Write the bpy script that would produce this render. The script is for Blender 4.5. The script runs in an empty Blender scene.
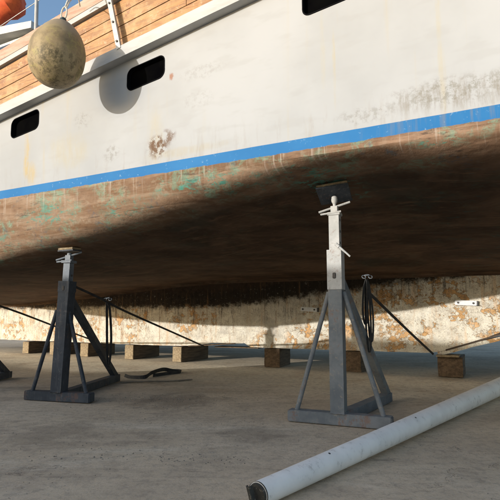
import bpy, bmesh, math, random
from mathutils import Vector, Matrix, noise
random.seed(7)
R = math.radians
scene = bpy.context.scene
col = scene.collection

# ------------------------------------------------------------------ camera
cam_data = bpy.data.cameras.new("camera")
cam = bpy.data.objects.new("camera", cam_data); col.objects.link(cam)
cam_data.sensor_width = 36; cam_data.lens = 36
cam_data.clip_start = 0.05; cam_data.clip_end = 3000
PITCH = math.atan(62 / 500)
cam.location = (0, 0, 0.83)
cam.rotation_euler = (math.pi / 2 + PITCH, 0, 0)
scene.camera = cam

# ------------------------------------------------------------------ light
SUN_EL = R(9.8)
LH = Vector((0.815, 0.579, 0)).normalized()          # horizontal direction the sunlight travels
SUN = (-LH * math.cos(SUN_EL) + Vector((0, 0, math.sin(SUN_EL)))).normalized()
world = bpy.data.worlds.new("World"); scene.world = world
world.use_nodes = True
wn = world.node_tree.nodes; wl = world.node_tree.links
wn.clear()
sky = wn.new('ShaderNodeTexSky'); sky.sky_type = 'NISHITA'; sky.sun_disc = False
sky.sun_elevation = SUN_EL
sky.sun_rotation = math.atan2(SUN.x, SUN.y)
sky.altitude = 0; sky.air_density = 1.0; sky.dust_density = 2.4; sky.ozone_density = 2.0
bg = wn.new('ShaderNodeBackground'); bg.inputs['Strength'].default_value = 0.15
wo = wn.new('ShaderNodeOutputWorld')
wl.new(sky.outputs[0], bg.inputs[0]); wl.new(bg.outputs[0], wo.inputs[0])
sd = bpy.data.lights.new("sun", 'SUN'); sd.energy = 2.0; sd.angle = R(0.5); sd.color = (1.0, 0.955, 0.885)
so = bpy.data.objects.new("sun", sd); col.objects.link(so)
so.rotation_euler = SUN.to_track_quat('Z', 'Y').to_euler()
scene.view_settings.view_transform = 'Standard'
scene.view_settings.look = 'None'
scene.view_settings.gamma = 1
scene.view_settings.exposure = 1.08

# ------------------------------------------------------------------ node helper
class M:
    def __init__(s, name, rough=0.7, metal=0.0, spec=0.4):
        s.m = bpy.data.materials.new(name); s.m.use_nodes = True
        s.t = s.m.node_tree; s.n = s.t.nodes; s.l = s.t.links
        s.n.clear()
        s.out = s.n.new('ShaderNodeOutputMaterial')
        s.b = s.n.new('ShaderNodeBsdfPrincipled')
        s.b.inputs['Roughness'].default_value = rough
        s.b.inputs['Metallic'].default_value = metal
        s.b.inputs['Specular IOR Level'].default_value = spec
        s.l.new(s.b.outputs[0], s.out.inputs[0])
        tc = s.n.new('ShaderNodeTexCoord'); s.P = tc.outputs['Object']
    def set(s, sock, v):
        if hasattr(v, 'default_value') or isinstance(v, bpy.types.NodeSocket): s.l.new(v, sock)
        elif isinstance(v, (tuple, list)):
            v = tuple(v)
            if len(sock.default_value) == 4 and len(v) == 3: v = v + (1,)
            sock.default_value = v
        else: sock.default_value = v
    def math(s, op, a, b=0.0, clamp=False):
        n = s.n.new('ShaderNodeMath'); n.operation = op; n.use_clamp = clamp
        s.set(n.inputs[0], a); s.set(n.inputs[1], b); return n.outputs[0]
    def map(s, scale=(1, 1, 1), loc=(0, 0, 0), rot=(0, 0, 0), src=None):
        n = s.n.new('ShaderNodeMapping'); s.l.new(src or s.P, n.inputs[0])
        n.inputs['Scale'].default_value = scale; n.inputs['Location'].default_value = loc
        n.inputs['Rotation'].default_value = rot
        return n.outputs[0]
    def noise(s, scale, detail=5, rough=0.6, v=None, dist=0.0, color=False):
        n = s.n.new('ShaderNodeTexNoise'); s.l.new(v or s.P, n.inputs['Vector'])
        n.inputs['Scale'].default_value = scale; n.inputs['Detail'].default_value = detail
        n.inputs['Roughness'].default_value = rough; n.inputs['Distortion'].default_value = dist
        return n.outputs['Color'] if color else n.outputs[0]
    def voro(s, scale, feature='F1', v=None, out='Distance', rnd=1.0):
        n = s.n.new('ShaderNodeTexVoronoi'); n.feature = feature
        s.l.new(v or s.P, n.inputs['Vector']); n.inputs['Scale'].default_value = scale
        n.inputs['Randomness'].default_value = rnd
        return n.outputs[out]
    def ss(s, x, a, b):                      # 0 at a, 1 at b
        n = s.n.new('ShaderNodeMapRange'); n.interpolation_type = 'SMOOTHSTEP'
        s.set(n.inputs[0], x)
        n.inputs[1].default_value = a; n.inputs[2].default_value = b
        return n.outputs[0]
    def mix(s, f, a, b, mode='MIX'):
        n = s.n.new('ShaderNodeMix'); n.data_type = 'RGBA'; n.blend_type = mode
        s.set(n.inputs[0], f); s.set(n.inputs[6], a); s.set(n.inputs[7], b)
        return n.outputs[2]
    def sep(s, v=None):
        n = s.n.new('ShaderNodeSeparateXYZ'); s.l.new(v or s.P, n.inputs[0]); return n.outputs
    def comb(s, x, y, z):
        n = s.n.new('ShaderNodeCombineXYZ')
        for i, q in enumerate((x, y, z)): s.set(n.inputs[i], q)
        return n.outputs[0]
    def color(s, c): s.set(s.b.inputs['Base Color'], c)
    def rough(s, c): s.set(s.b.inputs['Roughness'], c)
    def bump(s, h, strength=0.4, dist=0.01):
        n = s.n.new('ShaderNodeBump'); n.inputs['Strength'].default_value = strength
        n.inputs['Distance'].default_value = dist; s.l.new(h, n.inputs['Height'])
        s.l.new(n.outputs[0], s.b.inputs['Normal'])
    def spot(s, x0, z0, rx, rz, wob=0.0, freq=8):   # soft elliptical mask in local x / z
        o = s.sep()
        dx = s.math('DIVIDE', s.math('SUBTRACT', o[0], x0), rx)
        dz = s.math('DIVIDE', s.math('SUBTRACT', o[2], z0), rz)
        d = s.math('SQRT', s.math('ADD', s.math('MULTIPLY', dx, dx), s.math('MULTIPLY', dz, dz)))
        if wob: d = s.math('ADD', d, s.math('MULTIPLY', s.math('SUBTRACT', s.noise(freq, 4), 0.5), wob))
        return s.ss(d, 1.0, 0.35)

MAT = {}
# ---- boat frame: local x = along the boat (right), y = away from camera, z = up
def paint_white_stains(k):
    x = k.sep()
    base = k.mix(k.ss(k.noise(0.9, 5, 0.55), 0.35, 0.7), (0.385, 0.394, 0.405), (0.325, 0.333, 0.34))
    # rolled on patches of slightly different white
    br = k.map(scale=(2.2, 1, 7)); base = k.mix(k.math('MULTIPLY', k.ss(k.noise(1.5, 3, 0.5, br), 0.52, 0.66), 0.32), base, (0.32, 0.322, 0.32))
    # yellow streaks running down
    st = k.map(scale=(9, 1, 0.5)); s1 = k.ss(k.noise(1.0, 4, 0.6, st), 0.56, 0.74)
    gate = k.ss(k.noise(0.8, 2, 0.5), 0.42, 0.62)
    base = k.mix(k.math('MULTIPLY', k.math('MULTIPLY', s1, gate), 0.45), base, (0.40, 0.33, 0.19))
    for (x0, z0, rx, rz, a, c) in [(-3.30, 2.33, 0.055, 0.30, 0.75, (0.42, 0.31, 0.12)), (-3.22, 2.15, 0.09, 0.16, 0.6, (0.42, 0.31, 0.12)),
                                   (-2.72, 2.30, 0.34, 0.22, 0.45, (0.37, 0.325, 0.21)), (-1.72, 2.25, 0.10, 0.38, 0.4, (0.395, 0.34, 0.22)),
                                   (-0.26, 2.62, 0.022, 0.40, 0.30, (0.395, 0.35, 0.235)), (0.50, 2.55, 0.022, 0.50, 0.40, (0.395, 0.35, 0.235)),
                                   (-1.45, 2.10, 0.5, 0.05, 0.4, (0.37, 0.315, 0.20)), (-0.18, 2.50, 0.014, 0.36, 0.5, (0.4, 0.335, 0.19))]:
        base = k.mix(k.math('MULTIPLY', k.math('MULTIPLY', k.spot(x0, z0, rx, rz, 1.0, 7), k.ss(k.noise(1.5, 6, 0.8, k.map(scale=(16, 1, 3))), 0.30, 0.62)), a), base, c)
    # grey scuffs
    for (x0, z0, rx, rz, a) in [(-2.55, 2.56, 0.15, 0.10, 0.5), (-2.20, 2.20, 0.14, 0.09, 0.55), (0.60, 2.17, 0.50, 0.12, 0.75), (0.05, 2.12, 0.3, 0.07, 0.5), (-1.25, 2.72, 0.26, 0.08, 0.28), (-1.3, 2.50, 0.2, 0.1, 0.25)]:
        sc = k.ss(k.noise(26, 5, 0.75), 0.45, 0.62)
        base = k.mix(k.math('MULTIPLY', k.math('MULTIPLY', k.spot(x0, z0, rx, rz, 1.0, 6), sc), a), base, (0.21, 0.205, 0.18))
    # rust flecks
    fl = k.ss(k.voro(46), 0.30, 0.16)
    for (x0, z0, rx, rz, a) in [(-1.70, 2.18, 0.14, 0.12, 1.0), (-1.60, 2.24, 0.10, 0.08, 0.8)]:
        base = k.mix(k.math('MULTIPLY', k.spot(x0, z0, rx, rz, 1.0, 12), k.math('MULTIPLY', k.ss(k.noise(22, 4, 0.7), 0.44, 0.56), a)), base, (0.13, 0.075, 0.045))
    base = k.mix(k.math('MULTIPLY', k.spot(-1.56, 2.745, 0.030, 0.04, 1.6, 40), 0.8), base, (0.28, 0.12, 0.06))
    sm = k.ss(k.noise(1.2, 6, 0.8, k.map(scale=(13, 1, 2.0))), 0.44, 0.64)
    base = k.mix(k.math('MULTIPLY', k.math('MULTIPLY', k.spot(0.58, 2.14, 0.5, 0.13, 0.8, 5), sm), 0.7), base, (0.20, 0.175, 0.14))
    low = k.math('MULTIPLY', k.ss(x[2], 2.35, 2.04), k.ss(k.noise(1.3, 5, 0.75, k.map(scale=(10, 1, 1.5), loc=(4, 0, 0))), 0.50, 0.68))
    base = k.mix(k.math('MULTIPLY', low, 0.35), base, (0.26, 0.235, 0.19))
    # hair fine dirt
    base = k.mix(k.math('MULTIPLY', k.ss(k.noise(60, 4, 0.7), 0.60, 0.75), 0.22), base, (0.40, 0.38, 0.33))
    return base

def make_hull_paint():
    k = M("hull_paint", rough=0.75, spec=0.12)
    o = k.sep(); z = o[2]; x = o[0]
    white = paint_white_stains(k)
    blue = k.mix(k.ss(k.noise(2.2, 5, 0.6), 0.3, 0.75), (0.020, 0.135, 0.33), (0.028, 0.160, 0.37))
    str_ = k.map(scale=(14, 1, 1.2)); sv = k.noise(1.0, 5, 0.65, str_)
    worn = k.math('MULTIPLY', k.ss(sv, 0.46, 0.64), k.ss(x, -0.3, 0.5))
    blue = k.mix(k.math('MULTIPLY', worn, 0.55), blue, (0.16, 0.17, 0.18))
    blue = k.mix(k.math('MULTIPLY', k.ss(k.noise(35, 4, 0.7), 0.62, 0.72), 0.5), blue, (0.30, 0.42, 0.50))
    # antifouling
    hz = k.map(scale=(0.9, 1, 9)); n1 = k.noise(1.3, 7, 0.65, hz, 0.6)
    n2 = k.noise(5, 7, 0.7)
    brown = k.mix(k.ss(n1, 0.32, 0.68), (0.185, 0.105, 0.058), (0.32, 0.225, 0.155))
    brown = k.mix(k.ss(n2, 0.45, 0.72), brown, (0.20, 0.125, 0.08))
    brown = k.mix(k.math('MULTIPLY', k.ss(k.noise(13, 5, 0.7), 0.5, 0.7), 0.55), brown, (0.37, 0.30, 0.22))
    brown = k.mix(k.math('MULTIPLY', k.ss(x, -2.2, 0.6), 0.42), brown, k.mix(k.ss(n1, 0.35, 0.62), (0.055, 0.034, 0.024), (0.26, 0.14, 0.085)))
    # underside antifouling, painted darker inboard of the bilge to deepen its shade
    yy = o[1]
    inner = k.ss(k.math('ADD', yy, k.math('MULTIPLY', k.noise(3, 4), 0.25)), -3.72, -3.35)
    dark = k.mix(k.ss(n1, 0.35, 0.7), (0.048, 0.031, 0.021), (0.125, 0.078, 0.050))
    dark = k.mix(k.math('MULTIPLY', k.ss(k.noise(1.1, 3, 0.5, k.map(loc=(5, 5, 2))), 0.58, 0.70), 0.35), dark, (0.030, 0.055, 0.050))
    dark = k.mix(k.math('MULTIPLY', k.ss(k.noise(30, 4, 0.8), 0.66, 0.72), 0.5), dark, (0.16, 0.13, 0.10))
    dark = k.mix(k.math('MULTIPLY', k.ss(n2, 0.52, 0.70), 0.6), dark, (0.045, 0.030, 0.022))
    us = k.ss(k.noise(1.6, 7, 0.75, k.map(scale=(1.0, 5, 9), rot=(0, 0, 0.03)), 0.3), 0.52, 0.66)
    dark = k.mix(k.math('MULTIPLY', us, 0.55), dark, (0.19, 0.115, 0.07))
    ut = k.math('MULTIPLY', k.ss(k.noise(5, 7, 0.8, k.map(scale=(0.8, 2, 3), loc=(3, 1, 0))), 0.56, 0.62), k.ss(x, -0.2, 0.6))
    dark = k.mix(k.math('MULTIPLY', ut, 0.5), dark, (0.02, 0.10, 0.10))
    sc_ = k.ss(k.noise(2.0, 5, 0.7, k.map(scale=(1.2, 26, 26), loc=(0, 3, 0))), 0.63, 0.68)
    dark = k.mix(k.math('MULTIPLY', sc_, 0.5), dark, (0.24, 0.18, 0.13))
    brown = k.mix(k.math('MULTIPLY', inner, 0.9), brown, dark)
    # verdigris / primer patches
    gm = k.math('MULTIPLY', k.ss(k.noise(2.6, 3, 0.5, k.map(scale=(1.3, 1, 1.8), loc=(3.1, 0, 1.7))), 0.50, 0.60), k.ss(k.noise(11, 6, 0.8, None, 0.5), 0.46, 0.60))
    gm = k.math('MULTIPLY', gm, k.math('SUBTRACT', 1.0, k.math('MULTIPLY', inner, 0.9)))
    brown = k.mix(k.math('MULTIPLY', gm, 0.45), brown, k.mix(k.noise(9, 2), (0.10, 0.34, 0.24), (0.20, 0.42, 0.32)))
    bm_ = k.math('MULTIPLY', k.ss(k.noise(2.3, 3, 0.5, k.map(scale=(1.2, 1, 1.5), loc=(9.3, 4, 5.1))), 0.56, 0.64), k.ss(k.noise(16, 6, 0.8), 0.5, 0.62))
    bm_ = k.math('MULTIPLY', bm_, k.math('SUBTRACT', 1.0, k.math('MULTIPLY', inner, 0.9)))
    brown = k.mix(k.math('MULTIPLY', bm_, 0.6), brown, (0.07, 0.11, 0.14))
    tq = k.ss(k.noise(13, 6, 0.8, k.map(scale=(0.7, 1, 1.5)), 0.4), 0.50, 0.60)
    for (x0, z0, rx, rz, a) in [(-2.95, 1.74, 0.55, 0.17, 0.75), (-2.1, 1.72, 0.35, 0.13, 0.7), (-1.25, 1.82, 0.65, 0.085, 0.95), (-0.45, 1.83, 0.35, 0.05, 0.9), (0.50, 1.875, 0.35, 0.03, 0.8), (-3.6, 1.52, 0.4, 0.12, 0.6)]:
        brown = k.mix(k.math('MULTIPLY', k.math('MULTIPLY', k.spot(x0, z0, rx, rz, 0.9, 5), tq), a), brown, k.mix(k.noise(21, 3), (0.045, 0.20, 0.165), (0.11, 0.33, 0.25)))
    dk_ = k.math('MULTIPLY', k.ss(k.noise(8, 6, 0.8, k.map(scale=(0.5, 1, 3))), 0.55, 0.62), k.ss(k.noise(1.7, 3), 0.45, 0.6))
    brown = k.mix(k.math('MULTIPLY', dk_, 0.7), brown, (0.075, 0.055, 0.045))
    fn = k.ss(k.noise(2.4, 6, 0.75, k.map(scale=(4, 2, 40))), 0.40, 0.66)
    brown = k.mix(k.math('MULTIPLY', fn, 0.35), brown, k.mix(0.55, brown, (0.05, 0.03, 0.02)))
    # pale vertical drips below the stripe
    dr = k.math('MULTIPLY', k.ss(k.noise(1.6, 4, 0.7, k.map(scale=(22, 1, 0.8))), 0.55, 0.68), k.ss(z, 1.70, 1.92))
    dr = k.math('MULTIPLY', dr, k.math('SUBTRACT', 1.0, k.ss(yy, -3.93, -3.80)))
    brown = k.mix(k.math('MULTIPLY', dr, 0.42), brown, (0.46, 0.40, 0.34))
    # horizontal scratches
    hs = k.ss(k.noise(2.0, 4, 0.6, k.map(scale=(0.7, 1, 34))), 0.60, 0.68)
    brown = k.mix(k.math('MULTIPLY', hs, 0.35), brown, (0.10, 0.06, 0.04))
    zb = k.math('ADD', z, k.math('MULTIPLY', k.math('SUBTRACT', k.noise(7, 6, 0.7), 0.5), 0.035))
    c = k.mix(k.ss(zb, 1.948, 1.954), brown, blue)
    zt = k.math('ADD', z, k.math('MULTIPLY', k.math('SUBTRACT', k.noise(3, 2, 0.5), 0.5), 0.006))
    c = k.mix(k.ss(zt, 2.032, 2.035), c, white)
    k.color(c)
    k.rough(k.mix(k.ss(z, 1.93, 1.96), (0.9, 0.9, 0.9), (0.62, 0.62, 0.62)))
    # relief: faint planking and rough old paint
    seam = k.math('PINGPONG', k.math('ADD', z, k.math('MULTIPLY', x, -0.06)), 0.075)
    h = k.math('ADD', k.math('MULTIPLY', k.math('MULTIPLY', k.ss(seam, 0.0, 0.008), k.ss(z, 1.96, 1.90)), k.math('MULTIPLY', k.noise(1.1, 3), 0.35)), k.math('MULTIPLY', k.noise(14, 6, 0.7), k.mix(k.ss(z, 1.93, 1.96), (1, 1, 1), (0.10, 0.10, 0.10))))
    h = k.math('ADD', h, k.math('MULTIPLY', k.noise(1.6, 2, 0.5), 0.5))
    k.bump(h, 0.55, 0.012)
    return k.m
MAT['hull'] = make_hull_paint()

def make_keel():
    k = M("peeling_keel_paint", rough=0.85, spec=0.2)
    o = k.sep(); z = o[2]; x = o[0]
    cream = k.mix(k.ss(k.noise(6, 6, 0.7), 0.35, 0.65), (0.74, 0.70, 0.60), (0.55, 0.505, 0.42))
    cream = k.mix(k.math('MULTIPLY', k.ss(k.noise(24, 5, 0.75), 0.5, 0.68), 0.55), cream, (0.82, 0.80, 0.74))
    og = k.math('MULTIPLY', k.ss(k.noise(6.5, 7, 0.78, None, 0.15), 0.52, 0.56), k.ss(k.noise(1.4, 3, 0.5), 0.42, 0.58))
    cream = k.mix(k.math('MULTIPLY', og, 0.85), cream, k.mix(k.noise(18, 3), (0.62, 0.28, 0.07), (0.66, 0.40, 0.16)))
    vs = k.ss(k.noise(2.0, 4, 0.6, k.map(scale=(7, 1, 0.5))), 0.54, 0.70)
    cream = k.mix(k.math('MULTIPLY', vs, 0.40), cream, (0.60, 0.34, 0.13))
    bp = k.math('MULTIPLY', k.ss(k.noise(3.6, 7, 0.72, k.map(loc=(4, 0, 2), scale=(1, 1, 1.3))), 0.555, 0.575), k.ss(x, -2.6, -0.4))
    cream = k.mix(k.math('MULTIPLY', bp, 0.92), cream, k.mix(k.noise(22, 4), (0.50, 0.25, 0.08), (0.60, 0.36, 0.15)))
    rim = k.math('MULTIPLY', k.ss(k.noise(9, 7, 0.8), 0.55, 0.57), k.ss(k.noise(9, 7, 0.8), 0.62, 0.58))
    cream = k.mix(k.math('MULTIPLY', rim, 0.5), cream, (0.26, 0.20, 0.15))
    edge = k.ss(k.voro(11, 'DISTANCE_TO_EDGE', k.noise(3, 4, 0.6, None, 0, True)), 0.03, 0.0)
    cream = k.mix(k.math('MULTIPLY', k.ss(k.noise(38, 4, 0.8), 0.58, 0.66), 0.7), cream, (0.24, 0.20, 0.16))
    cream = k.mix(k.math('MULTIPLY', edge, 0.5), cream, (0.22, 0.17, 0.12))
    gr = k.ss(k.noise(2.2, 5, 0.6), 0.60, 0.75)
    cream = k.mix(k.math('MULTIPLY', gr, 0.6), cream, (0.38, 0.35, 0.31))
    # dark fouling near the keel top, its edge painted along the hull's shadow
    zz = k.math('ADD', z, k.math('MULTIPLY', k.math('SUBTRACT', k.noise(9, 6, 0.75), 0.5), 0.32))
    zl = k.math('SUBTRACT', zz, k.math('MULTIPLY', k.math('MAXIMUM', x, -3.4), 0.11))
    foul_shade = k.ss(zl, 1.21, 1.33)
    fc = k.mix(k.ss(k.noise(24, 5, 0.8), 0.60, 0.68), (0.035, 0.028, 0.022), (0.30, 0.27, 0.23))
    cream = k.mix(foul_shade, cream, fc)
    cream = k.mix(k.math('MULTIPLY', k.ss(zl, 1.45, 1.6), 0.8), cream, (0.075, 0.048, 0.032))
    dp = k.math('MULTIPLY', k.ss(k.noise(1.4, 6, 0.8, k.map(scale=(11, 1, 0.7))), 0.55, 0.66), k.ss(x, -1.2, -2.6))
    cream = k.mix(k.math('MULTIPLY', dp, 0.6), cream, k.mix(k.noise(3, 2), (0.20, 0.13, 0.075), (0.42, 0.22, 0.09)))
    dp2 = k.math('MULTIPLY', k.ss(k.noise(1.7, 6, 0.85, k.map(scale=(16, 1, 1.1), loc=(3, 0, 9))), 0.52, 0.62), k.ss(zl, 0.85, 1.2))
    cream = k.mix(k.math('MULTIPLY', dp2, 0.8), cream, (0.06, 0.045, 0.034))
    k.color(cream)
    k.bump(k.math('ADD', k.noise(16, 6, 0.75), k.math('MULTIPLY', k.math('ADD', og, bp), -0.5)), 0.9, 0.016)
    return k.m
MAT['keel'] = make_keel()

def make_ground():
    k = M("stained_concrete", rough=0.95, spec=0.06)
    base = k.mix(k.ss(k.noise(0.5, 6, 0.62), 0.32, 0.70), (0.53, 0.42, 0.295), (0.65, 0.525, 0.385))
    base = k.mix(k.math('MULTIPLY', k.ss(k.noise(2.3, 7, 0.7, None, 0.3), 0.46, 0.66), 0.5), base, (0.36, 0.285, 0.21))
    base = k.mix(k.math('MULTIPLY', k.ss(k.noise(1.1, 5, 0.6, k.map(loc=(5, 3, 0), scale=(0.6, 1.6, 1))), 0.55, 0.70), 0.5), base, (0.66, 0.55, 0.40))
    base = k.mix(k.math('MULTIPLY', k.ss(k.noise(55, 5, 0.8), 0.50, 0.68), 0.45), base, (0.56, 0.50, 0.43))
    base = k.mix(k.math('MULTIPLY', k.ss(k.noise(90, 4, 0.8), 0.56, 0.66), 0.45), base, (0.19, 0.16, 0.13))
    bs = k.ss(k.noise(0.9, 6, 0.7, k.map(scale=(0.35, 1.5, 1), rot=(0, 0, 0.35), loc=(2, 7, 0)), 0.4), 0.50, 0.66)
    base = k.mix(k.math('MULTIPLY', bs, 0.45), base, (0.30, 0.235, 0.17))
    bs2 = k.ss(k.noise(0.8, 6, 0.7, k.map(scale=(0.4, 1.3, 1), rot=(0, 0, -0.25), loc=(12, 3, 0)), 0.4), 0.52, 0.66)
    base = k.mix(k.math('MULTIPLY', bs2, 0.55), base, (0.70, 0.61, 0.48))
    # oil stains and spilled antifouling
    for (x0, y0, r, a) in [(-0.7, 4.9, 0.5, 0.5), (0.0, 3.6, 0.28, 0.35), (1.5, 5.6, 0.5, 0.35), (-1.4, 3.6, 0.45, 0.35), (2.2, 4.2, 0.4, 0.3), (-0.9, 6.1, 0.5, 0.5)]:
        o = k.sep()
        dx = k.math('SUBTRACT', o[0], x0); dy = k.math('SUBTRACT', o[1], y0)
        d = k.math('DIVIDE', k.math('SQRT', k.math('ADD', k.math('MULTIPLY', dx, dx), k.math('MULTIPLY', dy, dy))), r)
        d = k.math('ADD', d, k.math('MULTIPLY', k.math('SUBTRACT', k.noise(3.5, 6, 0.7), 0.5), 2.4))
        base = k.mix(k.math('MULTIPLY', k.ss(d, 1.0, 0.4), a), base, (0.15, 0.122, 0.095))
    # paler band along the keel, painted to strengthen the weak sunlight there
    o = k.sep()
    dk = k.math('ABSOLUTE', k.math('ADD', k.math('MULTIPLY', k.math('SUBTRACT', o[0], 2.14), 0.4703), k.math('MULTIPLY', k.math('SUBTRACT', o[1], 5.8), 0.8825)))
    sun_lift = k.math('MULTIPLY', k.ss(k.math('ADD', dk, k.math('MULTIPLY', k.noise(1.2, 5, 0.6), 1.2)), 2.9, 0.6), k.ss(k.noise(2.1, 6, 0.7), 0.25, 0.55))
    base = k.mix(k.math('MULTIPLY', sun_lift, 0.85), base, (0.76, 0.69, 0.55))
    nv = k.n.new('ShaderNodeVectorMath'); nv.operation = 'MULTIPLY_ADD'
    k.l.new(k.noise(1.6, 6, 0.7, None, 0, True), nv.inputs[0]); nv.inputs[1].default_value = (0.8, 0.8, 0); k.l.new(k.P, nv.inputs[2]); wv = nv.outputs[0]
    base = k.mix(k.math('MULTIPLY', k.ss(k.noise(16, 6, 0.8), 0.46, 0.62), 0.40), base, (0.24, 0.20, 0.16))
    base = k.mix(k.math('MULTIPLY', k.ss(k.noise(4.5, 7, 0.8, k.map(scale=(0.6, 2.2, 1), loc=(1, 8, 0))), 0.56, 0.66), 0.5), base, (0.20, 0.165, 0.13))
    cr = k.ss(k.voro(0.8, 'DISTANCE_TO_EDGE', wv), 0.004, 0.0)
    cr = k.math('MULTIPLY', cr, k.ss(k.noise(1.3, 3), 0.5, 0.6))
    base = k.mix(k.math('MULTIPLY', cr, 0.35), base, (0.09, 0.07, 0.06))
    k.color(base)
    h = k.math('ADD', k.math('MULTIPLY', k.noise(7, 6, 0.7), 0.8), k.math('MULTIPLY', k.noise(80, 4, 0.75), 0.35))
    h = k.math('SUBTRACT', h, k.math('MULTIPLY', cr, 0.4))
    k.bump(h, 0.75, 0.012)
    k.rough(k.mix(k.noise(1.5, 4), (0.75, 0.75, 0.75), (0.98, 0.98, 0.98)))
    return k.m
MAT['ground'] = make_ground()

def simple(name, c1, c2, scale=6, rough=0.6, metal=0.0, spec=0.4, speck=None, bump=0.2, stretch=(1, 1, 1), fine=40, rust=0.0):
    k = M(name, rough, metal, spec)
    v = k.map(scale=stretch)
    c = k.mix(k.ss(k.noise(scale, 6, 0.65, v), 0.32, 0.68), c1, c2)
    if speck: c = k.mix(k.math('MULTIPLY', k.ss(k.noise(fine, 5, 0.75), 0.56, 0.68), speck[1]), c, speck[0])
    if rust:
        rm = k.math('MULTIPLY', k.ss(k.noise(7, 7, 0.8, k.map(scale=(1, 1, 0.6))), 0.56, 0.64), rust)
        c = k.mix(rm, c, k.mix(k.noise(30, 3), (0.16, 0.065, 0.03), (0.26, 0.13, 0.07)))
        c = k.mix(k.math('MULTIPLY', k.ss(k.noise(3, 5, 0.7, k.map(scale=(14, 14, 0.8))), 0.55, 0.72), 0.35), c, (0.30, 0.27, 0.23))
    k.color(c)
    if bump: k.bump(k.noise(fine, 5, 0.7, v), bump, 0.006)
    return k.m

def make_wood_plank():
    k = M("varnished_plank_wood", rough=0.5, spec=0.4)
    info = k.n.new('ShaderNodeObjectInfo'); rnd = info.outputs['Random']
    v = k.map(scale=(1.2, 1, 16)); off = k.n.new('ShaderNodeVectorMath'); off.operation = 'ADD'
    k.l.new(v, off.inputs[0]); k.l.new(k.comb(k.math('MULTIPLY', rnd, 31.0), 0.0, k.math('MULTIPLY', rnd, 17.0)), off.inputs[1])
    g = k.noise(2.2, 7, 0.65, off.outputs[0], 1.2)
    c = k.mix(k.ss(g, 0.34, 0.68), (0.40, 0.205, 0.065), (0.22, 0.095, 0.032))
    c = k.mix(k.math('MULTIPLY', k.ss(k.noise(3.4, 5, 0.7), 0.44, 0.66), 0.7), c, (0.47, 0.31, 0.14))
    c = k.mix(k.math('MULTIPLY', k.ss(k.noise(5.2, 5, 0.75, k.map(loc=(7, 2, 3))), 0.56, 0.66), 0.75), c, (0.24, 0.085, 0.03))
    c = k.mix(k.math('MULTIPLY', k.ss(k.noise(26, 4, 0.75), 0.56, 0.68), 0.45), c, (0.50, 0.40, 0.26))
    k.color(c); k.bump(g, 0.35, 0.006)
    return k.m
MAT['plank'] = make_wood_plank()
MAT['cap'] = simple("weathered_pink_rail_wood", (0.36, 0.19, 0.12), (0.46, 0.33, 0.25), 5, 0.6, stretch=(0.6, 1, 5), speck=((0.42, 0.18, 0.09), 0.5), fine=18)
MAT['white_trim'] = simple("white_trim_paint", (0.43, 0.43, 0.425), (0.36, 0.355, 0.335), 3, 0.5, speck=((0.5, 0.44, 0.34), 0.35), stretch=(1, 1, 4))
MAT['caulk'] = simple("dark_caulk", (0.05, 0.035, 0.025), (0.08, 0.055, 0.035), 20, 0.8)
MAT['black_glass'] = simple("black_port_glass", (0.0015, 0.0015, 0.002), (0.003, 0.003, 0.003), 5, 0.9, spec=0.0, bump=0)  # near-black sheet stands in for the unlit space behind each port
MAT['port_edge'] = simple("black_rubber_seal", (0.004, 0.004, 0.005), (0.008, 0.008, 0.009), 10, 0.9, spec=0.05)
MAT['inox'] = simple("stanchion_metal", (0.62, 0.62, 0.60), (0.75, 0.75, 0.73), 10, 0.35, 0.6, stretch=(1, 1, 0.3))
MAT['bar'] = simple("galvanised_strap_plate", (0.40, 0.39, 0.36), (0.50, 0.485, 0.455), 9, 0.5, 0.2, speck=((0.38, 0.30, 0.22), 0.5))
MAT['galv'] = simple("galvanised_steel", (0.36, 0.362, 0.355), (0.46, 0.46, 0.45), 9, 0.7, 0.0, spec=0.15, speck=((0.24, 0.20, 0.16), 0.7), fine=30, rust=0.35)
MAT['stand_grey'] = simple("grey_stand_paint", (0.115, 0.13, 0.145), (0.185, 0.20, 0.21), 6, 0.7, 0.0, spec=0.2, speck=((0.30, 0.26, 0.21), 0.6), fine=26, bump=0.4, rust=0.55)
MAT['stand_dark'] = simple("dark_grey_stand_paint", (0.030, 0.038, 0.050), (0.055, 0.065, 0.080), 6, 0.6, 0.0, spec=0.25, speck=((0.16, 0.15, 0.14), 0.5), fine=26, bump=0.4, rust=0.35)
MAT['stand_pale'] = simple('worn_grey_stand_steel', (0.10, 0.12, 0.145), (0.20, 0.22, 0.24), 6, 0.6, 0.0, speck=((0.4, 0.38, 0.34), 0.5), fine=26, bump=0.3)
MAT['webbing'] = simple("black_webbing", (0.022, 0.022, 0.024), (0.05, 0.048, 0.045), 14, 0.85, speck=((0.12, 0.11, 0.10), 0.5), fine=60)
MAT['webbing_grey'] = simple("faded_grey_webbing", (0.085, 0.085, 0.08), (0.14, 0.135, 0.12), 14, 0.9, speck=((0.22, 0.2, 0.17), 0.5), fine=60)
MAT['timber'] = simple("old_timber", (0.065, 0.042, 0.026), (0.155, 0.105, 0.062), 4, 0.85, stretch=(6, 1, 8), speck=((0.06, 0.04, 0.03), 0.7), fine=22, bump=0.8)
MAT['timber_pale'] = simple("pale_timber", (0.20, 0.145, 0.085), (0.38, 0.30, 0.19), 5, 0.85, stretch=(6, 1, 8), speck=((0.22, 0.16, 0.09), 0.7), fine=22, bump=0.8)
MAT['zinc'] = simple("zinc_anode", (0.78, 0.79, 0.80), (0.66, 0.67, 0.69), 20, 0.5, speck=((0.25, 0.25, 0.3), 0.5), fine=60)
MAT['bolt'] = simple("dark_bolt", (0.03, 0.03, 0.035), (0.06, 0.055, 0.05), 20, 0.5)
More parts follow.
